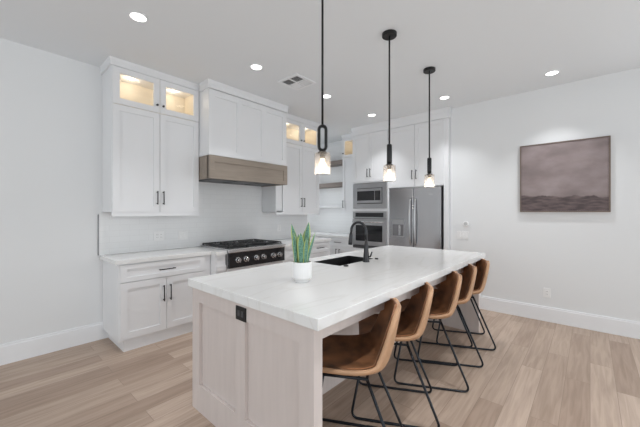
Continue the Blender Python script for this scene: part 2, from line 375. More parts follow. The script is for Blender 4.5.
# ------------------------------------------------------------------ backsplashes
bsp = thing('backsplash', 'white tiled backsplash behind the rangetop with grey metal edge trim', 'backsplash', (0.885, 4.0, 0.915))
bm = bmesh.new(); bx(bm, 0.004, 3.265, -0.011, -0.001, 0.001, 0.465); bx(bm, 0.962, 2.195, -0.011, -0.001, 0.465, 1.15); mesh('tile_field', bm, M['tile_x'], bsp)
box('edge_trim', M['grey_metal'], bsp, -0.006, 0.004, -0.014, -0.001, 0.001, 0.445)['label'] = 'grey metal edge strip'
b2 = thing('backsplash', 'white tiled backsplash in the nook behind the shelves', 'backsplash', (5.37, 5.3, 0.915), -PI/2)
bm = bmesh.new(); bx(bm, 0.0, 1.465, -0.011, -0.001, 0.001, 1.99); bx(bm, 1.465, 1.935, -0.011, -0.001, 0.001, 0.465); mesh('tile_field', bm, M['tile_y'], b2)

# ------------------------------------------------------------------ upper cabinets
ZD0, ZD1, ZD2 = 1.385, 2.497, 2.884
def upper(label, loc, rz, W, dep, doors, left_ret, right_ret, wall_t=0.018, handle_z=1.545, group=None, single_hinge=None, puck=True, filler=0.0):
    t = thing('upper_cabinet', label, 'cabinet', loc, rz, group)
    d = dep; k = wall_t
    bm = bmesh.new()
    bx(bm, 0, k, 0, d, ZD0, CZ-0.001); bx(bm, W-k, W, 0, d, ZD0, CZ-0.001)          # sides
    bx(bm, k, W-k, 0, d, ZD0, ZD0+k); bx(bm, k, W-k, 0.0, d, ZD1-k, ZD1)          # bottom, middle deck
    bx(bm, k, W-k, 0, d, ZD2-0.012, ZD2+0.008); bx(bm, k, W-k, 0, 0.02, ZD2, CZ-0.001)
    bx(bm, k, W-k, d-0.012, d-0.0005, ZD0+k, ZD1-k)
    if filler: bx(bm, k, filler, 0.0, 0.02, ZD0, ZD2)
    mesh('carcass', bm, M['cabinet'], t)
    bm = bmesh.new(); e = 0.003                                            # lit display compartment
    bx(bm, k, W-k, d-0.012, d-0.002, ZD1, ZD2-0.012)
    bx(bm, k, k+e, 0.004, d-0.012, ZD1, ZD2-0.012); bx(bm, W-k-e, W-k, 0.004, d-0.012, ZD1, ZD2-0.012)
    bx(bm, k, W-k, 0.004, d-0.012, ZD1, ZD1+e)
    mesh('display_interior', bm, M['inside'], t)
    box('light_rail', M['cabinet'], t, 0, W, -0.018, 0.012, ZD0-0.043, ZD0-0.001)
    dw = (W-filler-0.006)/doors
    for i in range(doors):
        a = filler+0.003+i*dw+0.0025; b = filler+0.003+(i+1)*dw-0.0025
        inner = (b-0.03 if i == 0 else a+0.03) if doors == 2 else a+0.025
        s = 0.062 if doors == 2 else 0.05
        glass_door(t, a, b, ZD1+0.004, ZD2-0.003, inner, ZD1+0.085, stile=s)
        q = shaker('door', t, a, b, ZD0+0.002, ZD1-0.003, stile=s)
        pull(q, inner, handle_z, -0.019)
    crown(t, W, ZD2+0.003, CZ-0.0005, left=left_ret, right=right_ret)
    if puck:
        n = doors
        for i in range(n):
            px = filler+(W-filler)*(i+0.5)/n
            bm = bmesh.new(); lathe(bm, [(0, ZD2-0.013), (0.03, ZD2-0.013), (0.03, ZD2-0.022), (0, ZD2-0.022)], 16, (px, d*0.5))
            mesh('puck_light', bm, M['puck'], t)
            l = bpy.data.lights.new('puck_lamp', 'POINT'); l.energy = PUCK*(1 if doors == 2 else 0.7); l.color = (1.0, 0.90, 0.76); l.shadow_soft_size = 0.03
            o = bpy.data.objects.new('puck_lamp', l); C.objects.link(o); o.parent = t; o.location = (px, d*0.5, ZD2-0.06)
    return t
PUCK = 0.9
upper('white upper cabinet with two lit glass doors, left of the range hood above the worktop', (0.92, 3.65, 0), 0, 0.92, 0.349, 2, 0.349, None, group=None)
upper('white upper cabinet with two lit glass doors, right of the range hood', (3.088, 3.65, 0), 0, 1.0, 0.349, 2, None, 0.349, filler=0.125)
upper('narrow white upper cabinet with one small lit glass door, beside the microwave tower', (5.04, 3.83, 0), -PI/2, 0.465, 0.329, 1, 0.3, None)

# ------------------------------------------------------------------ hood
HW, HY = 1.238, 3.42
hc = thing('hood_cabinet', 'white three-panel chimney cabinet above the brown wooden range hood', 'cabinet', (1.845, HY, 0))
box('carcass', M['cabinet'], hc, 0, HW, 0, 4.0-HY-0.001, 2.072, CZ-0.001)
shaker('front_panel', hc, 0.0, HW, 2.075, 2.862, panels=3, stile=0.075, dep=0.012)
crown(hc, HW, 2.868, CZ-0.0005, y=-0.019, left=0.195, right=0.195, proj=0.024)
rh = thing('range_hood', 'brown wooden range hood with framed front above the rangetop', 'range hood', (1.845, HY-0.02, 1.79))
bm = bmesh.new(); D = 4.0-HY+0.02-0.013
bx(bm, 0, HW, 0.02, 0.04, 0, 0.278); bx(bm, 0, 0.02, 0.0, D, 0, 0.278); bx(bm, HW-0.02, HW, 0.0, D, 0, 0.278)
bx(bm, 0.02, HW-0.02, 0.04, D, 0.26, 0.278)
bx(bm, 0.02, HW-0.02, 0.0, 0.02, 0.0, 0.02)
mesh('hood_body', bm, M['hoodwood'], rh)
shaker('front_panel', rh, -0.002, HW+0.002, 0.0, 0.278, y=0.0, m=M['hoodwood'], stile=0.07, rails=(0.055, 0.075), dep=0.012)
bm = bmesh.new(); bx(bm, 0.02, HW-0.02, 0.04, D, 0.008, 0.05)
u = mesh('filter_insert', bm, M['black'], rh)
bm = bmesh.new()
for i in range(3): bx(bm, 0.10+i*0.37, 0.43+i*0.37, 0.10, D-0.1, 0.003, 0.008)
mesh('filter_grille', bm, M['black'], u)

# ------------------------------------------------------------------ base cabinets on the range wall
bc = thing('base_cabinet', 'white base cabinet with one drawer over two doors, left of the rangetop', 'cabinet', (0.925, 3.45, 0))
bm = bmesh.new(); W = 0.965
bx(bm, 0, W, 0.0, 0.549, 0.108, 0.873)
mesh('carcass', bm, M['cabinet'], bc)
box('toe_kick', M['cabinet'], bc, 0.048, W, 0.004, 0.549, 0, 0.107)
A, B = 0.012, 0.885
d = shaker('drawer', bc, A, B, 0.692, 0.862, stile=0.06, rails=0.045); pull(d, (A+B)/2, 0.775, -0.019, 0.17, False)
mid = (A+B)/2
for a, b, hx in ((A, mid-0.0025, mid-0.035), (mid+0.0025, B, mid+0.035)):
    q = shaker('door', bc, a, b, 0.125, 0.685, stile=0.065); pull(q, hx, 0.52, -0.019, 0.17)

kb = thing('cooktop_cabinet', 'white base cabinet with corner pilasters carrying the rangetop', 'cabinet', (1.895, 3.335, 0))
W = 1.165
bm = bmesh.new(); bx(bm, 0, W, 0.0, 0.664, 0.10, 0.70); bx(bm, 0, 0.13, 0.0, 0.664, 0.70, 0.873); bx(bm, W-0.13, W, 0.0, 0.664, 0.70, 0.873)
mesh('carcass', bm, M['cabinet'], kb)
box('toe_kick', M['cabinet'], kb, 0, W, 0.03, 0.06, 0, 0.099)
for a in (0, W-0.13):
    bm = bmesh.new(); bx(bm, a, a+0.13, -0.02, -0.0005, 0.0, 0.09); bx(bm, a+0.01, a+0.12, -0.012, -0.0005, 0.09, 0.68); bx(bm, a, a+0.13, -0.02, -0.0005, 0.68, 0.74); bx(bm, a+0.008, a+0.122, -0.012, -0.0005, 0.74, 0.873)
    mesh('pilaster', bm, M['cabinet'], kb)
for a, b, hx in ((0.14, W/2-0.002, W/2-0.1), (W/2+0.002, W-0.14, W/2+0.1)):
    q = shaker('drawer', kb, a, b, 0.42, 0.69, stile=0.06); pull(q, (a+b)/2, 0.58, -0.019, 0.17, False)
    q = shaker('drawer', kb, a, b, 0.12, 0.414, stile=0.06); pull(q, (a+b)/2, 0.30, -0.019, 0.17, False)

rb = thing('base_cabinet', 'white base cabinet with a stack of drawers, right of the rangetop', 'cabinet', (3.065, 3.45, 0))
W = 1.08
bm = bmesh.new(); bx(bm, 0, W, 0.0, 0.549, 0.10, 0.873); mesh('carcass', bm, M['cabinet'], rb)
box('toe_kick', M['cabinet'], rb, 0, W, 0.03, 0.05, 0, 0.099)
for z0, z1 in ((0.70, 0.862), (0.42, 0.693), (0.125, 0.413)):
    for a, b in ((0.01, 0.53), (0.535, W-0.01)):
        q = shaker('drawer', rb, a, b, z0, z1, stile=0.06, rails=0.045); pull(q, (a+b)/2, (z0+z1)/2, -0.019, 0.17, False)

# worktops
WT = dict(bevel=0.003)
o = thing('worktop', 'white quartz worktop on the cabinet left of the rangetop', 'worktop', (0, 0, 0))
bm = bmesh.new(); bx(bm, 0.895, 1.885, 3.42, 3.988, 0.875, 0.915); bx(bm, 1.885, 2.026, 3.302, 3.988, 0.875, 0.915)
mesh('slab', bm, M['quartz'], o)
o = thing('worktop', 'white quartz worktop right of the rangetop', 'worktop', (0, 0, 0))
bm = bmesh.new(); bx(bm, 2.934, 3.07, 3.302, 3.988, 0.875, 0.915); bx(bm, 3.07, 4.16, 3.42, 3.988, 0.875, 0.915)
mesh('slab', bm, M['quartz'], o)

# rangetop
rt = thing('rangetop', 'black and steel gas rangetop with six knobs set in the worktop', 'rangetop', (2.03, 3.27, 0.70))
W = 0.90
bm = bmesh.new(); bx(bm, 0, W, 0.02, 0.69, 0.02, 0.222); mesh('body', bm, M['steel'], rt)
box('control_panel', M['blackglass'], rt, 0.004, W-0.004, -0.005, 0.0195, 0.0, 0.185)['label'] = 'black control panel'
bm = bmesh.new(); bx(bm, -0.004, W+0.004, -0.02, 0.02, 0.187, 0.235); bx(bm, -0.004, W+0.004, 0.02, 0.70, 0.2225, 0.235)
mesh('top_tray', bm, M['steel_light'], rt, bevel=0.006)
for i, f in enumerate((0.14, 0.27, 0.445, 0.575, 0.76, 0.885)):
    x = W*f; z = 0.092; bm = bmesh.new()
    tube(bm, [(x, -0.006, z), (x, -0.014, z), (x, -0.0145, z), (x, -0.045, z), (x, -0.05, z)], [0.037, 0.034, 0.028, 0.025, 0.020], 20)
    bx(bm, x-0.006, x+0.006, -0.058, -0.045, z-0.026, z+0.026)
    mesh('knob', bm, M['steel_light'], rt)
for i in range(3):
    x0 = 0.015+i*0.291; x1 = x0+0.286; bm = bmesh.new(); zt = 0.258; y0, y1 = 0.05, 0.67
    for x in (x0+0.008, x1-0.008): tube(bm, [(x, y0, zt), (x, y1, zt)], 0.008, 6)
    for y in (y0, (y0+y1)/2, y1): tube(bm, [(x0+0.008, y, zt), (x1-0.008, y, zt)], 0.008, 6)
    for yc in (y0+0.155, y1-0.155):
        xc = (x0+x1)/2
        for k in range(8):
            a = k*PI/4+PI/8; tube(bm, [(xc+0.035*math.cos(a), yc+0.035*math.sin(a), zt), (xc+0.125*math.cos(a), yc+0.135*math.sin(a), zt)], 0.006, 6)
    for x in (x0+0.008, x1-0.008):
        for y in (y0, y1): tube(bm, [(x, y, 0.235), (x, y, zt)], 0.008, 6)
    mesh('grate', bm, M['black'], rt)
    for yc in (y0+0.155, y1-0.155):
        bm = bmesh.new(); lathe(bm, [(0, 0.236), (0.05, 0.236), (0.05, 0.244), (0.03, 0.246), (0.03, 0.252), (0, 0.252)], 16, ((x0+x1)/2, yc))
        mesh('burner', bm, M['darkgrey'], rt)
bm = bmesh.new(); bx(bm, 0.02, W-0.02, 0.03, 0.685, 0.2352, 0.2375); mesh('spill_plate', bm, M['black'], rt)

# ------------------------------------------------------------------ pantry nook: base cabinets, worktop, shelves
for i, (y0, W) in enumerate(((4.10, 0.735), (4.85, 0.745))):
    nb = thing('base_cabinet', ['white base cabinet with drawer over two doors under the nook shelves, beside the oven tower',
                                'white base cabinet deep in the pantry nook, behind the range wall'][i], 'cabinet', (4.78, y0, 0), -PI/2)
    box('carcass', M['cabinet'], nb, 0, W, 0, 0.585, 0.10, 0.873); box('toe_kick', M['cabinet'], nb, 0, W, 0.04, 0.06, 0, 0.099)
    q = shaker('drawer', nb, 0.005, W-0.005, 0.70, 0.862, stile=0.06, rails=0.045); pull(q, W/2, 0.785, -0.019, 0.17, False)
    for a, b, hx in ((0.005, W/2-0.002, W/2-0.04), (W/2+0.002, W-0.005, W/2+0.04)):
        q = shaker('door', nb, a, b, 0.125, 0.693, stile=0.06); pull(q, hx, 0.58, -0.019, 0.15)
o = box('worktop', M['quartz'], None, 4.745, 5.357, 3.362, 4.86, 0.875, 0.915)
tag(o, 'white quartz worktop in the nook left of the oven tower', 'worktop')
for i, (z, t, m, l) in enumerate(((2.395, 0.085, 'shelfwood', 'upper brown oak floating shelf on the nook wall'),
                                 (1.925, 0.085, 'shelfwood', 'lower brown oak floating shelf on the nook wall'),
                                 (1.475, 0.045, 'cabinet', 'white shelf lowest on the nook wall, below the brown shelves'))):
    o = box('floating_shelf', M[m], None, 5.08, 5.358, 3.832, 4.95, z, z+t, bevel=0.002); tag(o, l, 'shelf')

# ------------------------------------------------------------------ oven tower and fridge surround (front at x = 4.735, local x runs towards -y)
TX = 4.735
ot = thing('oven_tower', 'tall white cabinet holding the microwave above the wall oven', 'cabinet', (TX, 3.36, 0), -PI/2)
W = 0.74; D = 0.634
bm = bmesh.new()
bx(bm, 0, 0.018, 0, D, 0, CZ-0.001); bx(bm, W-0.018, W, 0, D, 0, CZ-0.001)
bx(bm, 0.018, W-0.018, 0, D, 1.915, CZ-0.001); bx(bm, 0.018, W-0.018, 0, D, 1.397, 1.446)
bx(bm, 0.018, W-0.018, 0, D, 0.10, 0.715); bx(bm, 0.018, W-0.018, 0.6, D, 0.715, 1.915)
mesh('carcass', bm, M['cabinet'], ot)
box('toe_kick', M['cabinet'], ot, 0.018, W-0.018, 0.04, 0.06, 0, 0.099)
for a, b, hx in ((0.004, W/2-0.0025, W/2-0.03), (W/2+0.0025, W-0.004, W/2+0.03)):
    q = shaker('door', ot, a, b, 1.94, 2.80, stile=0.06); pull(q, hx, 2.09, -0.019)
q = shaker('drawer', ot, 0.004, W-0.004, 0.12, 0.40, stile=0.06); pull(q, W/2, 0.3, -0.019, 0.17, False)
q = shaker('drawer', ot, 0.004, W-0.004, 0.405, 0.69, stile=0.06); pull(q, W/2, 0.58, -0.019, 0.17, False)
crown(ot, W, 2.812, CZ-0.0005, left=0.3, proj=0.024)

fs = thing('fridge_cabinet', 'white cabinet framing the refrigerator with two doors above it', 'cabinet', (TX, 2.6195, 0), -PI/2)
W = 1.018
bm = bmesh.new(); bx(bm, 0, 0.018, 0, D, 0, CZ-0.001); bx(bm, W-0.07, W, 0, D, 0, CZ-0.001); bx(bm, 0.018, W-0.07, 0.0, D, 1.792, CZ-0.001)
mesh('carcass', bm, M['cabinet'], fs)
x0, x1 = 0.02, 0.955; xm = (x0+x1)/2
for a, b, hx in ((x0, xm-0.0025, xm-0.035), (xm+0.0025, x1, xm+0.035)):
    q = shaker('door', fs, a, b, 1.802, 2.80, stile=0.065); pull(q, hx, 1.99, -0.019)
crown(fs, W, 2.812, CZ-0.0005, right=0.07, proj=0.024)

# microwave
mw = thing('microwave', 'built-in steel microwave with trim frame above the wall oven', 'microwave', (TX, 3.345, 1.447), -PI/2)
W, H_ = 0.71, 0.457
box('body', M['darkgrey'], mw, 0.06, W-0.06, 0.0, 0.45, 0.03, H_-0.03)
bm = bmesh.new(); e = 0.082
bx(bm, 0, e, -0.022, -0.001, 0, H_); bx(bm, W-e, W, -0.022, -0.001, 0, H_); bx(bm, e, W-e, -0.022, -0.001, 0, 0.088); bx(bm, e, W-e, -0.022, -0.001, H_-0.085, H_)
mesh('trim_frame', bm, M['steel'], mw, bevel=0.002)
bm = bmesh.new(); bx(bm, e, W-e, -0.008, -0.001, 0.088, H_-0.085); mesh('gap', bm, M['slot'], mw)
dr = box('door', M['steel'], mw, e+0.012, W-e-0.012, -0.04, -0.008, 0.10, H_-0.097, bevel=0.003)
bm = bmesh.new(); bx(bm, e+0.03, W-e-0.15, -0.0425, -0.0405, 0.145, H_-0.14); mesh('window', bm, M['blackglass'], dr)
bm = bmesh.new(); bx(bm, W-e-0.14, W-e-0.03, -0.0425, -0.0405, 0.145, H_-0.14); mesh('control_panel', bm, M['blackglass'], dr)

# wall oven
ov = thing('wall_oven', 'steel wall oven with black glass door below the microwave', 'oven', (TX, 3.345, 0.715), -PI/2)
H_ = 0.68
box('body', M['darkgrey'], ov, 0.02, W-0.02, 0.0, 0.55, 0.01, H_-0.005)
cp = box('control_panel', M['steel'], ov, 0, W, -0.025, -0.001, 0.553, H_, bevel=0.003)
bm = bmesh.new(); bx(bm, 0.06, W-0.06, -0.0275, -0.0255, 0.578, 0.655); mesh('display', bm, M['blackglass'], cp)
dr = box('door', M['steel'], ov, 0, W, -0.035, -0.001, 0.065, 0.545, bevel=0.003)
bm = bmesh.new(); bx(bm, 0.075, W-0.075, -0.0375, -0.0355, 0.14, 0.43); mesh('window', bm, M['blackglass'], dr)
bm = bmesh.new(); tube(bm, [(0.04, -0.085, 0.49), (W-0.04, -0.085, 0.49)], 0.012, 10)
for x in (0.08, W-0.08): tube(bm, [(x, -0.035, 0.49), (x, -0.085, 0.49)], 0.009, 8)
mesh('handle', bm, M['steel_light'], dr, smooth=True)
bm = bmesh.new(); bx(bm, 0, W, -0.02, -0.001, 0.002, 0.058); mesh('vent_strip', bm, M['darkgrey'], ov)

# refrigerator
fr = thing('refrigerator', 'stainless french door refrigerator with water dispenser in the left door', 'refrigerator', (4.775, 2.596, 0), -PI/2)
W = 0.897
box('body', M['darkgrey'], fr, 0.003, W-0.003, 0.0, 0.56, 0.03, 1.778)
def fdoor(name, x0, x1, z0, z1, parent):
    return box(name, M['steel_v'], parent, x0, x1, -0.065, -0.006, z0, z1, bevel=0.008)
ld = fdoor('left_door', 0.004, 0.4455, 0.73, 1.783, fr); rd = fdoor('right_door', 0.4505, W-0.004, 0.73, 1.783, fr)
fd = fdoor('freezer_drawer', 0.004, W-0.004, 0.09, 0.722, fr)
for par, x in ((ld, 0.405), (rd, 0.490)):
    bm = bmesh.new(); z0, z1 = 0.86, 1.60; pts = [(x, -0.066, z0)]
    for i in range(13):
        t = i/12; pts.append((x, -0.092-0.028*math.sin(PI*t), z0+0.02+(z1-z0-0.04)*t))
    pts.append((x, -0.066, z1)); tube(bm, pts, 0.013, 10, flat=(1.0, 1.2)); mesh('handle', bm, M['steel'], par, smooth=True)
bm = bmesh.new(); tube(bm, fillet([(0.06, -0.066, 0.64), (0.06, -0.11, 0.64), (W-0.06, -0.11, 0.64), (W-0.06, -0.066, 0.64)], 0.03), 0.013, 10); mesh('handle', bm, M['steel_light'], fd, smooth=True)
bm = bmesh.new(); x0, x1, z0, z1 = 0.068, 0.29, 0.965, 1.26
bx(bm, x0, x1, -0.069, -0.0655, z1-0.085, z1); bx(bm, x0, x0+0.012, -0.069, -0.0655, z0, z1-0.085); bx(bm, x1-0.012, x1, -0.069, -0.0655, z0, z1-0.085); bx(bm, x0, x1, -0.075, -0.0655, z0, z0+0.02)
dp = mesh('dispenser', bm, M['steel'], ld)
M['recess'] = mat('grey_dispenser_recess', (0.16, 0.16, 0.17), 0.35, noise=0.05)
bm = bmesh.new(); bx(bm, x0+0.012, x1-0.012, -0.0668, -0.0655, z0+0.02, z1-0.085); mesh('dispenser_recess', bm, M['recess'], dp)
bm = bmesh.new(); bx(bm, x0+0.125, x0+0.165, -0.08, -0.067, z0+0.03, z1-0.095); mesh('paddle', bm, M['steel_light'], dp)
bm = bmesh.new(); bx(bm, 0.70, 0.775, -0.067, -0.0652, 1.655, 1.672); mesh('badge', bm, M['steel_light'], rd)

# ------------------------------------------------------------------ island
IX0, IX1, IY0, IY1 = 1.003, 3.886, 0.90, 2.142
isl = thing('kitchen_island', 'pale taupe oak kitchen island with panelled ends and open seating side', 'island', (0, 0, 0))
bm = bmesh.new(); bx(bm, 1.092, 3.79, 1.52, 1.62, 0.0, 0.858); bx(bm, 1.092, 3.79, 1.98, 2.12, 0.10, 0.858)
bx(bm, 1.092, 2.06, 1.62, 1.98, 0.1, 0.858); bx(bm, 2.74, 3.79, 1.62, 1.98, 0.1, 0.858); bx(bm, 2.06, 2.74, 1.62, 1.98, 0.1, 0.55)
bx(bm, 1.092, 3.79, 2.02, 2.06, 0, 0.10)
mesh('carcass', bm, M['island'], isl)
for i in range(5):
    a = 1.10+i*0.537; q = shaker('door', isl, -0.532, 0, 0.125, 0.85, m=M['island'], stile=0.06)
    q.location = (a, 2.12, 0); q.rotation_euler = (0, 0, PI); pull(q, -0.05 if i % 2 else -0.48, 0.72, -0.019)
# end panels: built facing -y in their own frame then turned to face -x / +x
ep = shaker('end_panel', isl, 0, 1.18, 0, 0.859, y=0.06, m=M['island'], stile=0.098, t=0.06, dep=0.022, panels=2, rails=(0.185, 0.10))
ep.location = (1.03, 2.13, 0); ep.rotation_euler = (0, 0, -PI/2)
e2 = shaker('end_panel', isl, 0, 1.18, 0, 0.859, y=0.05, m=M['island'], stile=0.098, t=0.05, dep=0.022, panels=2, rails=(0.185, 0.10))
e2.location = (3.85, 0.95, 0); e2.rotation_euler = (0, 0, PI/2)
box('apron', M['island'], isl, 1.092, 3.79, 0.955, 0.975, 0.785, 0.859)
# the outlet set in the near end panel
bm = bmesh.new(); bx(bm, 0.555, 0.655, -0.006, -0.0002, 0.755, 0.835); oo = mesh('outlet', bm, M['black'], isl); oo['label'] = 'black double outlet in the top rail'
oo.location = ep.location; oo.rotation_euler = ep.rotation_euler
bm = bmesh.new()
for x in (0.575, 0.610): bx(bm, x, x+0.025, -0.0085, -0.006, 0.778, 0.812)
mesh('socket', bm, M['darkgrey'], oo)

SX0, SX1, SY0, SY1 = 2.115, 2.69, 1.64, 1.965
bm = bmesh.new()
xs = [IX0, SX0, SX1, IX1]; ys = [IY0, SY0, SY1, IY1]; V = {}
for k, z in enumerate((0.860, 0.915)):
    for i, x in enumerate(xs):
        for j, y in enumerate(ys): V[i, j, k] = bm.verts.new((x, y, z))
for i in range(3):
    for j in range(3):
        if (i, j) == (1, 1): continue
        bm.faces.new([V[a, b, 1] for a, b in ((i, j), (i+1, j), (i+1, j+1), (i, j+1))])
        bm.faces.new([V[a, b, 0] for a, b in ((i, j), (i, j+1), (i+1, j+1), (i+1, j))])
for path in ([(0, 0), (1, 0), (2, 0), (3, 0), (3, 1), (3, 2), (3, 3), (2, 3), (1, 3), (0, 3), (0, 2), (0, 1)], [(1, 1), (1, 2), (2, 2), (2, 1)]):
    for a, b in zip(path, path[1:]+path[:1]): bm.faces.new((V[a[0], a[1], 0], V[b[0], b[1], 0], V[b[0], b[1], 1], V[a[0], a[1], 1]))
o = mesh('island_worktop', bm, M['quartz'], None, bevel=0.003); tag(o, 'long white veined quartz worktop on the island', 'worktop')

sk = thing('sink', 'black sink set in the island worktop', 'sink', (0, 0, 0))
bm = bmesh.new(); g = 0.0005; zb = 0.67; t = 0.009
X0, X1, Y0, Y1 = SX0+0.0095, SX1-0.0095, SY0+0.0095, SY1-0.0095
for d in ((X0-t, X0, Y0-t, Y1+t), (X1, X1+t, Y0-t, Y1+t), (X0, X1, Y0-t, Y0), (X0, X1, Y1, Y1+t)): bx(bm, *d, zb, 0.914)
bx(bm, X0-t, X1+t, Y0-t, Y1+t, zb-t, zb); mesh('basin', bm, M['sink'], sk)
bm = bmesh.new(); lathe(bm, [(0, zb+0.001), (0.045, zb+0.001), (0.045, zb+0.006), (0.03, zb+0.006), (0, zb+0.003)], 20, (2.4, 1.8)); mesh('drain', bm, M['steel'], sk)

fc = thing('faucet', 'dark gunmetal pull-down gooseneck faucet beside the island sink', 'faucet', (2.45, 1.585, 0.9155))
bm = bmesh.new(); lathe(bm, [(0, 0), (0.031, 0), (0.031, 0.006), (0.030, 0.012), (0.027, 0.06), (0.0175, 0.16), (0.0125, 0.21), (0, 0.21)], 24); mesh('body', bm, M['faucet'], fc, smooth=True)
pts = [(0, 0, 0.20), (0, 0, 0.27)]; R = 0.087
for i in range(1, 15): a = PI*i/15*1.08; pts.append((0, R-R*math.cos(a), 0.285+R*math.sin(a)))
p = Vector(pts[-1]); dv = (p-Vector(pts[-2])).normalized(); pts.append(tuple(p+dv*0.02))
bm = bmesh.new(); tube(bm, pts, 0.0125, 12); mesh('spout', bm, M['faucet'], fc, smooth=True)
s0 = p+dv*0.018; bm = bmesh.new(); tube(bm, [s0, s0+dv*0.02, s0+dv*0.09, s0+dv*0.115], [0.014, 0.017, 0.021, 0.020], 14); mesh('spray_head', bm, M['faucet'], fc, smooth=True)
bm = bmesh.new(); tube(bm, [(0.0, -0.018, 0.05), (0.002, -0.045, 0.055), (0.006, -0.06, 0.10)], [0.011, 0.008, 0.006], 10); mesh('lever', bm, M['faucet'], fc, smooth=True)
for nm, lb, cat, (x, y), rr in (('air_switch', 'small round black push button on the island worktop left of the faucet', 'button', (2.14, 1.592), 0.022), ('soap_dispenser_cap', 'small dark round cap on the island worktop right of the faucet', 'cap', (2.66, 1.60), 0.018)):
    bm = bmesh.new(); lathe(bm, [(0, 0), (rr, 0), (rr, 0.008), (rr*0.7, 0.011), (0, 0.011)], 20); o = mesh(nm, bm, M['black'], None, loc=(x, y, 0.9155)); tag(o, lb, cat)

# plant
pl = thing('potted_snake_plant', 'snake plant with upright striped leaves in a white pot on the island', 'plant', (1.475, 1.47, 0.9155))
bm = bmesh.new(); lathe(bm, [(0, 0.0), (0.046, 0.0), (0.048, 0.012), (0.052, 0.014), (0.0665, 0.028), (0.068, 0.035), (0.068, 0.136), (0.062, 0.136), (0.060, 0.115), (0, 0.115)], 36)
mesh('pot', bm, M['pot'], pl)
bm = bmesh.new(); lathe(bm, [(0, 0.122), (0.03, 0.121), (0.0602, 0.118), (0.0602, 0.116), (0, 0.116)], 20); mesh('soil', bm, M['soil'], pl)
Rv = Vector((math.sin(0.7246), -math.cos(0.7246), 0)); Fv = Vector((math.cos(0.7246), math.sin(0.7246), 0))
def leaf(bx_, fy, top_x, top_f, h, wd, twist):
    """base and tip offsets along the sideways / away directions of the pot, height, half-width, turn"""
    bm = bmesh.new(); uvl = bm.loops.layers.uv.new('UVMap'); rows = []; n = 12
    for i in range(n+1):
        t = i/n; c = Rv*(bx_+(top_x-bx_)*t**1.4)+Fv*(fy+(top_f-fy)*t**1.4)+Vector((0, 0, 0.118+h*t))
        wv = wd*(0.55+0.9*t-0.35*t*t)*(1 if t < 0.6 else max(0.0, 1-((t-0.6)/0.4)**1.8))+0.0008
        a = twist+0.5*t; s = Rv*math.cos(a)+Fv*math.sin(a); q = s.cross(Vector((0, 0, 1)))
        row = []
        for u in (-1, -0.5, 0, 0.5, 1): row.append((bm.verts.new(c+s*wv*u+q*wv*0.45*(1-u*u)), (u+1)/2, t))
        rows.append(row)
    for r0, r1 in zip(rows, rows[1:]):
        for j in range(4):
            f = bm.faces.new([r0[j][0], r0[j+1][0], r1[j+1][0], r1[j][0]])
            for lp, sv in zip(f.loops, (r0[j], r0[j+1], r1[j+1], r1[j])): lp[uvl].uv = (sv[1], sv[2])
    o = mesh('leaf', bm, M['leaf'], pl, smooth=True)
    sd = o.modifiers.new('thickness', 'SOLIDIFY'); sd.thickness = 0.003
leaf(-0.028, 0.0, -0.072, 0.01, 0.275, 0.023, 0.3); leaf(-0.004, -0.028, -0.006, -0.035, 0.215, 0.027, 0.0)
leaf(0.020, 0.012, 0.046, 0.02, 0.285, 0.024, -0.5); leaf(0.035, -0.004, 0.092, 0.0, 0.215, 0.020, 0.7)
leaf(0.004, 0.022, 0.016, 0.04, 0.225, 0.022, 0.5); leaf(-0.040, -0.012, -0.055, -0.02, 0.215, 0.018, -0.3); leaf(-0.015, 0.03, -0.028, 0.05, 0.20, 0.020, 0.2)
leaf(0.024, -0.024, 0.034, -0.03, 0.185, 0.020, 0.3)

# ------------------------------------------------------------------ bar stools
def shell_bm(inset, thick0):
    """bucket seat: rows run from the front edge over the seat and up the back; local +y is the front"""
    prof = [(0.240, 0.548, 0.190, 0.006), (0.232, 0.566, 0.208, 0.010), (0.17, 0.568, 0.222, 0.016), (0.09, 0.556, 0.230, 0.026), (0.01, 0.544, 0.234, 0.040), (-0.07, 0.540, 0.236, 0.056),
            (-0.135, 0.550, 0.234, 0.070), (-0.172, 0.582, 0.228, 0.074), (-0.194, 0.635, 0.217, 0.070), (-0.210, 0.700, 0.204, 0.060), (-0.224, 0.768, 0.188, 0.049), (-0.236, 0.826, 0.166, 0.037), (-0.243, 0.856, 0.140, 0.027), (-0.247, 0.874, 0.106, 0.020), (-0.249, 0.881, 0.066, 0.014)]
    bm = bmesh.new(); rows = []; nu = 14
    for i, (y, z, wd, lift) in enumerate(prof):
        # outward tangent -> normal of the profile
        j0, j1 = max(i-1, 0), min(i+1, len(prof)-1); ty, tz = prof[j1][0]-prof[j0][0], prof[j1][1]-prof[j0][1]; L = math.hypot(ty, tz); ny, nz = tz/L, -ty/L
        row = []
        for k in range(nu+1):
            u = -1+2*k/nu; a = abs(u)**2.6
            x = (wd-inset)*math.copysign(abs(u)**0.92, u)
            row.append(bm.verts.new((x, y+ny*(lift*a+thick0)*1.0, z+nz*(lift*a+thick0))))
        rows.append(row)
    for a, b in zip(rows, rows[1:]):
        for k in range(nu): bm.faces.new((a[k], a[k+1], b[k+1], b[k]))
    return bm
ST = None
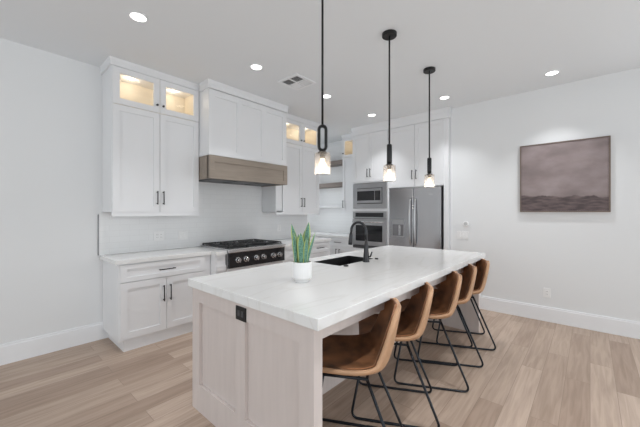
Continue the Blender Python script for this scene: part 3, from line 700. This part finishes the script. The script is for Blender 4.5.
def make_stool():
    t = thing('bar_stool', '', 'bar stool', (0, 0, 0), 0, 'brown leather bar stools along the island')
    o = mesh('seat_shell', shell_bm(0.0, 0.0), M['leather_out'], t, smooth=True); o['label'] = 'tan leather outer shell'; o.rotation_euler = (0, 0, math.radians(7)); o.location = (0, 0, -0.012)
    s = o.modifiers.new('thickness', 'SOLIDIFY'); s.thickness = 0.028; s.offset = 0.0
    b = o.modifiers.new('round', 'SUBSURF'); b.levels = b.render_levels = 2
    o = mesh('seat_pad', shell_bm(0.015, 0.013), M['leather_in'], t, smooth=True); o['label'] = 'dark brown suede inner pad'; o.rotation_euler = (0, 0, math.radians(7)); o.location = (0, 0, -0.012)
    s = o.modifiers.new('thickness', 'SOLIDIFY'); s.thickness = 0.010; s.offset = 0.0
    b = o.modifiers.new('round', 'SUBSURF'); b.levels = b.render_levels = 2
    r = 0.0085
    for sx in (-1, 1):
        pts = fillet([(sx*0.155, 0.19, 0.505), (sx*0.207, 0.285, r), (sx*0.207, -0.287, r), (sx*0.15, -0.085, 0.505)], 0.055, 6)
        bm = bmesh.new(); tube(bm, pts, r, 8); mesh('sled_leg', bm, M['sled'], t, smooth=True)
    bm = bmesh.new()
    tube(bm, [(-0.16, 0.19, 0.505), (0.16, 0.19, 0.505)], r, 8); tube(bm, [(-0.155, -0.085, 0.505), (0.155, -0.085, 0.505)], r, 8)
    for sx in (-1, 1): tube(bm, [(sx*0.15, -0.09, 0.507), (sx*0.155, 0.195, 0.507)], r, 8)
    bx(bm, -0.10, 0.10, -0.06, 0.10, 0.5095, 0.516)
    mesh('seat_bracket', bm, M['sled'], t)
    return t
labels = ['brown leather bar stool nearest the panelled island end', 'second brown leather bar stool from the panelled island end', 'middle brown leather bar stool of the five along the island',
          'fourth brown leather bar stool, next to last before the picture wall', 'brown leather bar stool at the far island end, closest to the picture wall']
st = make_stool()
for i, (x, y, a) in enumerate(((1.46, 1.025, 28), (1.99, 1.05, 28), (2.557, 1.036, 28), (3.047, 1.05, 27), (3.497, 1.043, 27))):
    loc = (x, y, 0.0); rz = math.radians(a)
    if i == 0: st.location = loc; st.rotation_euler = (0, 0, rz); st['label'] = labels[0]
    else: dup(st, loc, labels[i], rz)

# ------------------------------------------------------------------ pendants
def make_pendant(up, label, x, y, rz):
    t = thing('pendant_light', label, 'pendant light', (x, y, CZ), rz, 'glass pendants over the island')
    bm = bmesh.new(); lathe(bm, [(0, -0.001), (0.064, -0.001), (0.064, -0.026), (0.06, -0.03), (0, -0.03)], 32); mesh('canopy', bm, M['black'], t)
    zl0, zl1 = 1.797+up-CZ, 1.957+up-CZ
    bm = bmesh.new(); tube(bm, [(0, 0, -0.03), (0, 0, zl1-0.01)], 0.0075, 10); mesh('rod', bm, M['black'], t, smooth=True)
    hw = 0.0235; pts = []
    n = 10
    for i in range(n+1): a = PI*i/n; pts.append((hw*math.cos(a), 0, zl1-hw+hw*math.sin(a)-0.0))
    for i in range(n+1): a = PI+PI*i/n; pts.append((hw*math.cos(a), 0, zl0+hw+hw*math.sin(a)))
    bm = bmesh.new(); tube(bm, pts, 0.0105, 8, closed=True, flat=(2.1, 1.0)); 
    mesh('link_loop', bm, M['black'], t, smooth=True)
    bm = bmesh.new(); lathe(bm, [(0, zl0+0.01), (0.014, zl0+0.006), (0.014, zl0-0.006), (0.030, zl0-0.012), (0.030, zl0-0.024), (0.018, zl0-0.026), (0.018, zl0-0.055), (0, zl0-0.055)], 20); mesh('socket', bm, M['black'], t)
    bm = bmesh.new(); zt = zl0-0.018; zb = zt-0.142
    prof = [(0.031, zt), (0.046, zt), (0.052, zt-0.004), (0.054, zt-0.02)]+[(0.054-0.0012*(i % 2), zt-0.02-0.015*i) for i in range(1, 8)]+[(0.053, zb), (0.0495, zb), (0.0505, zt-0.02), (0.0485, zt-0.007), (0.031, zt-0.004)]
    lathe(bm, prof, 32); mesh('glass_shade', bm, M['shade'], t, smooth=True)
    bm = bmesh.new(); z = zl0-0.055; lathe(bm, [(0, z), (0.013, z), (0.015, z-0.02), (0.026, z-0.045), (0.028, z-0.06), (0.022, z-0.078), (0, z-0.088)], 18); mesh('bulb', bm, M['bulb'], t, smooth=True)
    l = bpy.data.lights.new('pendant_lamp', 'POINT'); l.energy = 1.7; l.color = (1, 0.88, 0.74); l.shadow_soft_size = 0.03
    o = bpy.data.objects.new('pendant_lamp', l); C.objects.link(o); o.parent = t; o.location = (0, 0, zl0-0.17)
    return t
make_pendant(0.0, 'black and glass pendant hanging closest, over the potted plant end of the island', 1.525, 1.328, -0.75)
make_pendant(0.022, 'middle black and glass pendant of the three over the island', 2.425, 1.328, 0.50)
make_pendant(0.022, 'black and glass pendant farthest along the island, in front of the refrigerator', 3.326, 1.330, 0.35)

# ------------------------------------------------------------------ ceiling fittings
dl_labels = ['round recessed downlight in the ceiling before the left upper cabinet', 'round recessed downlight in the ceiling before the hood cabinet', 'round recessed downlight in the ceiling beyond the square air vent',
             'round recessed downlight in the ceiling before the oven tower', 'round recessed downlight in the ceiling near the top of the fridge cabinet', 'round recessed downlight in the ceiling above the picture wall', 'added unseen downlight in the ceiling of the pantry nook',
             'added unseen downlight in the ceiling over the bar stools nearest the panelled island end', 'added unseen downlight in the ceiling over the floor before the panelled island end',
             'added unseen downlight in the ceiling over the walkway behind the nearer bar stools']
def make_downlight():
    t = thing('recessed_downlight', '', 'downlight', (0, 0, CZ), 0, 'recessed ceiling downlights')
    bm = bmesh.new(); lathe(bm, [(0.056, -0.0005), (0.073, -0.0005), (0.073, -0.004), (0.060, -0.007), (0.056, -0.004), (0.056, -0.0005)], 32); mesh('trim_ring', bm, M['trim'], t)
    bm = bmesh.new(); lathe(bm, [(0, -0.0005), (0.056, -0.0005), (0.056, -0.004), (0, -0.0045)], 32); mesh('lens', bm, M['lens'], t)
    l = bpy.data.lights.new('downlight_lamp', 'AREA'); l.shape = 'DISK'; l.size = 0.10; l.energy = 5.5; l.color = (0.97, 0.985, 1.0); l.spread = 1.5
    o = bpy.data.objects.new('downlight_lamp', l); C.objects.link(o); o.parent = t; o.location = (0, 0, -0.012)
    return t
dl = make_downlight()
for i, (x, y) in enumerate(((0.873, 2.735), (2.027, 2.718), (3.172, 2.69), (4.282, 2.664), (4.288, 1.503), (4.34, 0.324), (4.55, 4.75), (2.0, 0.32), (0.86, 0.32), (2.0, -0.55))):  # the last ones are unseen extras, added to brighten nook, stools and floor
    if i == 0: dl.location = (x, y, CZ); dl['label'] = dl_labels[0]
    else: dup(dl, (x, y, CZ), dl_labels[i])
av = thing('air_vent', 'square white ceiling air vent with dark louvres in quarters', 'air vent', (2.589, 2.667, CZ))
bm = bmesh.new(); h = 0.15
for s in (-1, 1): bx(bm, s*h-0.018, s*h+0.018, -h-0.018, h+0.018, -0.010, -0.0005); bx(bm, -h+0.018, h-0.018, s*h-0.018, s*h+0.018, -0.010, -0.0005)
bx(bm, -0.008, 0.008, -h+0.018, h-0.018, -0.010, -0.0005); bx(bm, -h+0.018, h-0.018, -0.008, 0.008, -0.0095, -0.0005)
mesh('frame', bm, M['trim'], av)
bm = bmesh.new(); bx(bm, -h+0.018, h-0.018, -h+0.018, h-0.018, -0.002, -0.0007); mesh('backing', bm, M['vent_dark'], av)
bm = bmesh.new()
for qx in (-1, 1):
    for qy in (-1, 1):
        for k in range(5):
            p = 0.022+k*0.022; q0, q1 = 0.010, 0.13
            vs = []
            if qx*qy > 0: pts = [(qx*q0, qy*p), (qx*q1, qy*p), (qx*q1, qy*p+0.012*(1 if qy > 0 else -1)), (qx*q0, qy*p+0.012*(1 if qy > 0 else -1))]
            else: pts = [(qx*p, qy*q0), (qx*p, qy*q1), (qx*p+0.012*(1 if qx > 0 else -1), qy*q1), (qx*p+0.012*(1 if qx > 0 else -1), qy*q0)]
            zs = (-0.003, -0.003, -0.009, -0.009); vs = [bm.verts.new((a, b, z)) for (a, b), z in zip(pts, zs)]; bm.faces.new(vs)
lo = mesh('louvre', bm, M['trim'], av); sd = lo.modifiers.new('t', 'SOLIDIFY'); sd.thickness = 0.001

# ------------------------------------------------------------------ picture, outlets, switches
pc = thing('framed_picture', 'framed mauve moorland landscape painting on the right wall', 'picture', (4.808, 0.26, 1.82), -PI/2)
W, H_ = 0.870, 0.868; e = 0.012
bm = bmesh.new()
bx(bm, -W/2, -W/2+e, -0.035, 0, -H_/2, H_/2); bx(bm, W/2-e, W/2, -0.035, 0, -H_/2, H_/2); bx(bm, -W/2+e, W/2-e, -0.035, 0, -H_/2, -H_/2+e); bx(bm, -W/2+e, W/2-e, -0.035, 0, H_/2-e, H_/2)
mesh('frame', bm, mat('walnut_frame', (0.17, 0.125, 0.10), 0.5, noise=0.1), pc)
box('canvas', M['art'], pc, -W/2+e+0.002, W/2-e-0.002, -0.028, -0.002, -H_/2+e+0.002, H_/2-e-0.002)

def outlet(label, loc, rz, gangs=1, kind='outlet', dark=False, hh=0.058, hw=0.037):
    t = thing('wall_outlet' if kind == 'outlet' else 'light_switch', label, kind, loc, rz)
    ww = hw+0.023*(gangs-1)
    box('cover_plate', M['plate'], t, -ww, ww, -0.006, -0.0005, -hh, hh, bevel=0.0015)
    for k in range(gangs):
        cx = (k-(gangs-1)/2)*0.046
        if kind == 'outlet':
            s = box('socket', M['plate'], t, cx-0.017, cx+0.017, -0.0085, -0.006, -0.034, 0.034)
            bm = bmesh.new()
            for z in (-0.017, 0.017):
                for dx in (-0.007, 0.007): bx(bm, cx+dx-0.0012, cx+dx+0.0012, -0.009, -0.0085, z-0.005, z+0.006)
            mesh('slots', bm, M['slot'], s)
        else: box('rocker', M['plate'], t, cx-0.016, cx+0.016, -0.0095, -0.006, -0.033, 0.033)
    return t
outlet('white double-gang outlet plate on the backsplash, closer to the left edge trim', (1.505, 3.989, 1.09), 0, 2)
outlet('white double-gang switch plate on the backsplash, next to the rangetop', (1.802, 3.989, 1.083), 0, 2, 'switch')
outlet('white outlet plate on the backsplash right of the rangetop', (3.448, 3.989, 1.11), 0, 1)
outlet('white outlet low on the right wall above the baseboard', (4.81, 0.41, 0.36), -PI/2, 1)
outlet('white wide switch plate on the right wall near the refrigerator', (4.81, 1.42, 1.04), -PI/2, 3, 'switch')
th = thing('thermostat', 'small round thermostat on the right wall above the switch plate', 'thermostat', (4.81, 1.375, 1.21), -PI/2)
bm = bmesh.new(); tube(bm, [(0, -0.0005, 0), (0, -0.018, 0), (0, -0.021, 0)], [0.040, 0.040, 0.036], 24); mesh('body', bm, M['plate'], th)
bm = bmesh.new(); tube(bm, [(0, -0.0212, 0), (0, -0.0225, 0)], [0.026, 0.026], 24); mesh('dial', bm, mat('thermostat_face', (0.5, 0.5, 0.5), 0.3, noise=0.02), th)
